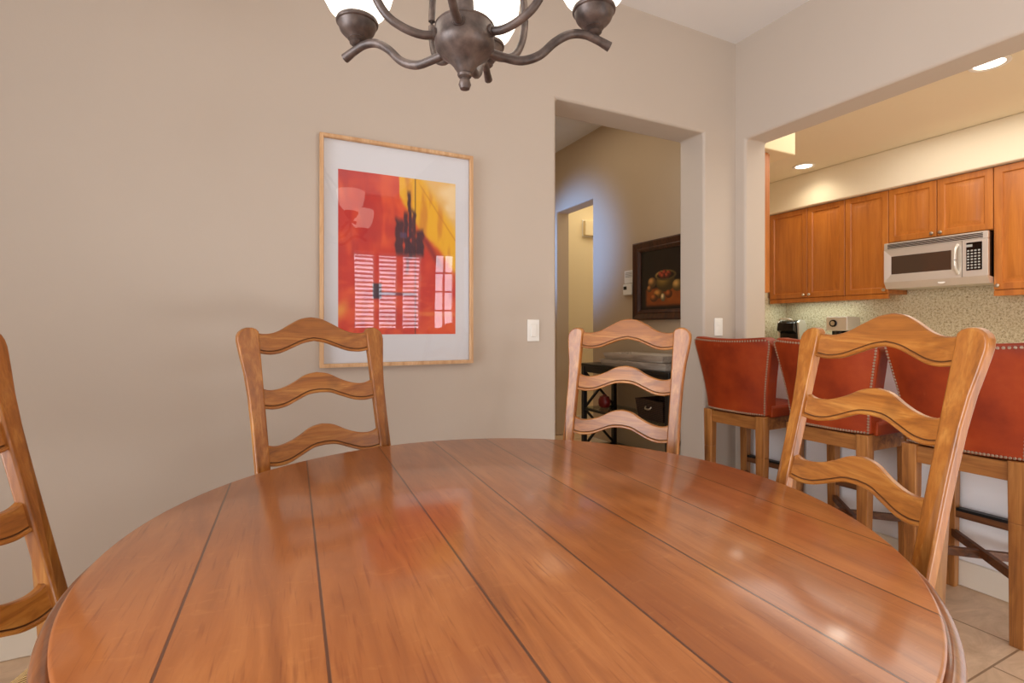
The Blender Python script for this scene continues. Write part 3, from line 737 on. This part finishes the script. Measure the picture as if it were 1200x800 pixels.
# ------------------------------------------------------------------ hall: painting, thermostat, console
def still(s, t):
    n = fbm(s * 6, t * 6); col = mixc((16, 9, 8), (34, 18, 12), n)
    if t > .60: col = mixc(col, mixc((170, 88, 30), (110, 50, 18), n), ss(.60, .66, t + (s - .5) * .05) * ss(.08, .16, s) * ss(.97, .9, t))
    def blob(cx, cy, rx, ry, c, hl=1.0):
        nonlocal col
        d = math.hypot((s - cx) / rx, (t - cy) / ry)
        if d < 1:
            sh = .45 + .65 * ss(1.1, 0, math.hypot((s - cx + rx * .3) / rx, (t - cy + ry * .35) / ry))
            col = mixc(col, tuple(min(255, q * sh * hl) for q in c), ss(1, .9, d))
    blob(.55, .55, .21, .17, (150, 116, 52)); blob(.55, .44, .24, .09, (196, 158, 86)); blob(.55, .44, .19, .06, (60, 24, 16))
    for a, b in ((.45, .42), (.53, .40), (.62, .42), (.58, .45), (.49, .45)): blob(a, b, .06, .05, (178, 74, 48))
    blob(.26, .54, .10, .09, (206, 150, 84)); blob(.80, .62, .11, .10, (198, 150, 78)); blob(.92, .55, .07, .05, (206, 130, 104)); blob(.95, .68, .09, .07, (204, 160, 96))
    blob(.2, .64, .06, .06, (196, 130, 70)); blob(.4, .74, .12, .08, (206, 140, 66)); blob(.5, .8, .05, .07, (236, 208, 150)); blob(.62, .75, .08, .07, (178, 92, 40)); blob(.3, .8, .09, .07, (186, 104, 46))
    return col
t = thing('still_life_painting', 'dark-framed still life of fruit in a bowl on the hall wall', 'painting', (XH, 3.45, 1.225))
PW, PH = .68, .645; fr = NB(); loops = []
for ins, x in ((0, -.001), (0, -.035), (.012, -.045), (.05, -.03), (.06, -.036), (.082, -.018), (.085, -.008)):
    loops.append([fr.verts.new((x, -a, b)) for a, b in ((ins, ins), (PW - ins, ins), (PW - ins, PH - ins), (ins, PH - ins))])
for A, B in zip(loops, loops[1:]):
    for i in range(4): fr.faces.new((A[i], A[(i + 1) % 4], B[(i + 1) % 4], B[i]))
obj('frame', fr, M_darkframe, t, smooth=20)
painted('canvas', 90, 90, PW - .16, PH - .16, still, M_oil, t, (-.012, -.08, PH - .08), 'yz')
t = thing('thermostat', 'white thermostat with a small dark display beside the still life', 'thermostat', (XH, 3.53, 1.49))
obj('body', box(NB(), -.03, 0, -.06, .06, -.05, .05), M_white, t, bevel=.012, seg=3); obj('display', box(NB(), -.032, -.028, .005, .045, .0, .028), M_blackgloss, t)
t = thing('alarm_keypad', 'pale wall panel with printed lines just above the thermostat', 'wall panel', (XH, 3.52, 1.60))
obj('body', box(NB(), -.018, 0, -.062, .062, -.055, .055), M_white, t, bevel=.004)
bm = NB()
for k in range(4): box(bm, -.0195, -.017, -.045, .045, -.002 + k * .012, .002 + k * .012)
obj('printed_lines', bm, M_grey, t)
# console
CX0, CX1, CY0, CY1, CZ = 2.52, 2.875, 2.66, 3.71, .857
t = thing('console_table', 'black console table with X-shaped ends standing in the hall', 'console table', (0, 0, 0)); t.location = (CX0, CY0, 0)
cw, cl = CX1 - CX0, CY1 - CY0
obj('tabletop', box(NB(), -.02, cw, -.02, cl + .02, CZ - .022, CZ), M_black, t, bevel=.003)
obj('apron', box(NB(), .008, cw - .008, .012, cl - .012, CZ - .075, CZ - .022), M_black, t)
for a in (0.018, cw - .018):
    for b in (.018, cl - .018): obj('leg', box(NB(), a - .018, a + .018, b - .018, b + .018, 0, CZ - .022), M_black, t, bevel=.002)
for z in (.47, .14):
    bm = NB()
    for a in (0.018, cw - .018): box(bm, a - .012, a + .012, .036, cl - .036, z - .014, z + .004)
    for b in (.018, cl - .018): box(bm, .036, cw - .036, b - .012, b + .012, z - .014, z + .004)
    sh = obj('shelf_frame', bm, M_black, t); obj('shelf_glass', box(NB(), .01, cw - .01, .01, cl - .01, z + .004, z + .010), M_shelfglass, sh)
for b in (.018, cl - .018):
    for z0, z1 in ((.15, .455), (.48, CZ - .08)):
        bm = NB(); bar(bm, (.03, b, z0), (cw - .03, b, z1), .016, .018); bar(bm, (.03, b + .002, z1), (cw - .03, b + .002, z0), .016, .018); obj('cross_brace', bm, M_black, t)
def tray(label, z, y0, y1, x0, x1, h):
    t = thing('wooden_tray', label, 'tray', ((x0 + x1) / 2, (y0 + y1) / 2, z), .03, 'weathered wooden trays')
    a, b = (x1 - x0) / 2, (y1 - y0) / 2
    obj('bottom', box(NB(), -a + .02, a - .02, -b + .02, b - .02, .0, .012), M_driftwood, t)
    bm = NB()
    def flare(p, q):
        return None
    o0 = [(-a + .02, -b + .02), (a - .02, -b + .02), (a - .02, b - .02), (-a + .02, b - .02)]; o1 = [(-a, -b), (a, -b), (a, b), (-a, b)]
    i1 = [(x * .93, y * .96) for x, y in o1]; i0 = [(x * .93, y * .96) for x, y in o0]
    V = [[bm.verts.new((x, y, zz)) for x, y in L] for L, zz in ((o0, 0), (o1, h), (i1, h), (i0, .012))]
    for A, B in zip(V, V[1:]):
        for i in range(4): bm.faces.new((A[i], A[(i + 1) % 4], B[(i + 1) % 4], B[i]))
    obj('rim', bm, M_driftwood, t, smooth=20)
tray('larger weathered grey tray, lower of the two on the hall console', CZ, 2.72, 3.46, 2.53, 2.86, .050)
tray('smaller weathered grey tray stacked on top of another tray', CZ + .051, 2.76, 3.43, 2.545, 2.845, .050)
t = thing('wicker_basket', 'dark wicker basket with a metal label holder on the console shelf', 'basket', (2.70, 2.93, .48))
bm = NB(); V = []
for k, (sx, sy, z) in enumerate(((.10, .13, 0), (.12, .15, .15), (.105, .135, .15), (.09, .12, .012))): V.append([bm.verts.new((sx * i, sy * j, z)) for i, j in ((-1, -1), (1, -1), (1, 1), (-1, 1))])
for A, B in zip(V, V[1:]):
    for i in range(4): bm.faces.new((A[i], A[(i + 1) % 4], B[(i + 1) % 4], B[i]))
bm.faces.new(V[0][::-1]); bm.faces.new(V[-1])
obj('basket_body', bm, M_wicker, t, smooth=20)
obj('label_holder', tube(NB(), catmull([(-.118, -.03, .10), (-.132, -.02, .085), (-.132, .02, .085), (-.118, .03, .10)]), .006, 8), M_nickel, t)
t = thing('red_jar', 'small dark red lidded jar at the far end of the console shelf', 'jar', (2.66, 3.57, .48))
obj('jar_body', lathe(NB(), [(.03, 0), (.045, .012), (.052, .04), (.05, .07), (.04, .088)], 24), M_redbox, t); obj('lid', lathe(NB(), [(.042, .086), (.04, .096), (.012, .104), (.012, .112), (.002, .114)], 24), M_redbox, t)
t = thing('door_chime', 'small cream chime box high on the wall of the lit room beyond the hall', 'door chime', (3.64, 5.17, 2.36))
obj('cover', box(NB(), -.11, .11, -.06, 0, -.09, .09), M_cream, t, bevel=.008); obj('base', box(NB(), -.12, .12, -.012, 0, -.1, .1), M_white, t)

# ------------------------------------------------------------------ chandelier
cxp = (1.1 * .364 , 1.1 * .936)
t = thing('chandelier', 'weathered bronze chandelier with three glowing frosted shades hanging above the table', 'chandelier', (cxp[0], cxp[1], CAM_H))
fwd = math.atan2(.936, .364)
def az(k): return fwd - math.radians(11.5) + math.radians(72 * k)        # k=0 is the arm pointing away from the viewer
hub = obj('hub', lathe(NB(), [(.003, .508), (.010, .511), (.0135, .520), (.011, .530), (.007, .534), (.014, .537), (.016, .541), (.014, .545), (.020, .552), (.026, .562), (.038, .574), (.055, .586), (.063, .597), (.065, .608), (.062, .616), (.062, .640), (.064, .642), (.060, .647), (.045, .652), (.026, .660), (.020, .675), (.018, .71), (.012, .72)], 40), M_bronze, t)
obj('stem', lathe(NB(), [(.0125, .70), (.0125, 1.06), (.03, 1.07), (.035, 1.09), (.02, 1.11), (.006, 1.13), (.006, ZC - CAM_H - .03)], 20), M_bronze, t)
obj('ceiling_canopy', lathe(NB(), [(.012, ZC - CAM_H - .05), (.05, ZC - CAM_H - .035), (.065, ZC - CAM_H - .002), (.065, ZC - CAM_H)], 32), M_bronze, t)
def lift(x, y): return .20 * (x * math.cos(fwd) + y * math.sin(fwd)) - .025 * (y * math.cos(fwd) - x * math.sin(fwd))
for k in range(5):
    a = az(k); ca, sa = math.cos(a), math.sin(a)
    P = [(.045, .598), (.085, .588), (.125, .583), (.165, .597), (.20, .628), (.235, .648), (.27, .650), (.30, .640), (.33, .626)]
    pts = catmull([(ca * r, sa * r, z - .004 + lift(ca * r, sa * r)) for r, z in P], 6)
    if k in (0, 1, 4): arm = obj('arm', tube(NB(), pts, [.0095] * (len(pts) - 6) + [.0095, .0098, .0102, .0105, .0108, .011], 10), M_bronze, t)
    o = (ca * .292, sa * .292, .648 + lift(ca * .292, sa * .292))
    if k in (0, 1, 4): obj('cup', lathe(NB(), [(.008, -.004), (.014, .0), (.018, .004), (.013, .007), (.017, .010), (.022, .013), (.019, .016), (.021, .018), (.032, .024), (.039, .032), (.043, .042), (.0445, .048), (.048, .050), (.049, .054), (.047, .059), (.03, .06)], 32, o), M_bronze, arm)
    if k in (0, 1, 4): obj('shade', lathe(NB(), [(.030, .058), (.046, .064), (.064, .082), (.078, .108), (.087, .140), (.091, .172), (.093, .195), (.090, .195), (.088, .172), (.083, .140), (.074, .110), (.060, .086), (.03, .07)], 40, o, cap=False), M_shade, arm)
    b = a + math.radians(36); cb, sb = math.cos(b), math.sin(b)
    P = [(.052, .622), (.09, .617), (.13, .628), (.165, .652), (.19, .70), (.195, .77), (.17, .86), (.11, .96), (.05, 1.04), (.015, 1.08)]
    bm = tube(NB(), catmull([(cb * r, sb * r, z) for r, z in P], 6), .0088, 10)
    lathe(bm, [(.012, 0), (.013, .004), (.012, .008)], 14, (cb * .060, sb * .060, .621), M=Matrix.Rotation(b, 4, 'Z') @ Matrix.Rotation(PI / 2, 4, 'Y'))
    obj('upper_arm', bm, M_bronze, t)

# ------------------------------------------------------------------ lights
def area(name, loc, rot, sx, sy, L, col, spread=None):
    ld = bpy.data.lights.new(name, 'AREA'); ld.shape = 'RECTANGLE'; ld.size = sx; ld.size_y = sy; ld.color = col; ld.energy = L * PI * sx * sy
    if spread: ld.spread = math.radians(spread)
    lo = bpy.data.objects.new(name, ld); C.objects.link(lo); lo.location = loc; lo.rotation_euler = rot; return lo
area('ceiling_fill', (-.2, -.8, 3.03), (0, 0, 0), 3.9, 3.2, .42, (1.0, .97, .93))  # added soft fill for even room light, no fixture there
area('room_fill', (-.8, -2.5, .8), (PI / 2, 0, 0), 2.6, 1.4, 1.35, (1.0, .91, .78))
area('kitchen_wash', (4.1, .4, 2.76), (0, 0, 0), 1.7, 4.2, 2.2, (1.0, .95, .87))
area('kitchen_bounce_fill', (4.15, .6, .98), (PI, 0, 0), .8, 4.5, .6, (1.0, .93, .82))  # added upward lamp in place of bounce off floor and counters
area('floor_bounce_fill', (-1.1, -1.4, .3), (PI, 0, 0), 1.6, 1.8, 1.5, (1.0, .97, .95))  # added upward fill lamp, stands in for light off the floor
area('low_fill', (1.75, -1.6, .37), (PI / 2, 0, 0), 1.6, .56, 11, (.95, .97, 1.0))  # added fill near the floor, no window stands here
area('under_cabinet', (5.33, 3.45, 1.44), (0, 0, 0), .15, .7, 5.0, (.86, 1.0, .92))
area('hall_light', (1.8, 3.4, 3.03), (0, 0, 0), 1.4, 1.4, 1.45, (1.0, .86, .66))
area('far_room_light', (3.8, 4.6, 2.74), (0, 0, 0), 1.2, .8, 2.6, (1.0, .88, .66))
for x, y in ((4.91, 3.30), (4.02, 1.51)):
    ld = bpy.data.lights.new('downlight', 'SPOT'); ld.energy = 14; ld.spot_size = math.radians(150); ld.spot_blend = 1.0; ld.color = (1, .88, .7); ld.shadow_soft_size = .07
    lo = bpy.data.objects.new('downlight', ld); C.objects.link(lo); lo.location = (x, y, ZK - .03)
ld = bpy.data.lights.new('hall_daylight', 'SPOT'); ld.energy = 260; ld.color = (.18, .42, 1.0); ld.spot_size = math.radians(44); ld.spot_blend = .75; ld.shadow_soft_size = .15
lo = bpy.data.objects.new('hall_daylight', ld); C.objects.link(lo); lo.location = (1.0, 4.95, 2.1)
lo.rotation_euler = (Vector((2.9, 4.42, 1.95)) - lo.location).to_track_quat('-Z', 'Y').to_euler()

w = bpy.data.worlds.new('world'); bpy.context.scene.world = w; w.use_nodes = True
w.node_tree.nodes['Background'].inputs[0].default_value = (.75, .85, 1, 1); w.node_tree.nodes['Background'].inputs[1].default_value = 1.0
vs = bpy.context.scene.view_settings
vs.view_transform = 'Standard'; vs.look = 'None'; vs.exposure = 0.04; vs.gamma = 1.0
bpy.context.scene.cycles.max_bounces = 10
bpy.context.scene.cycles.diffuse_bounces = 5
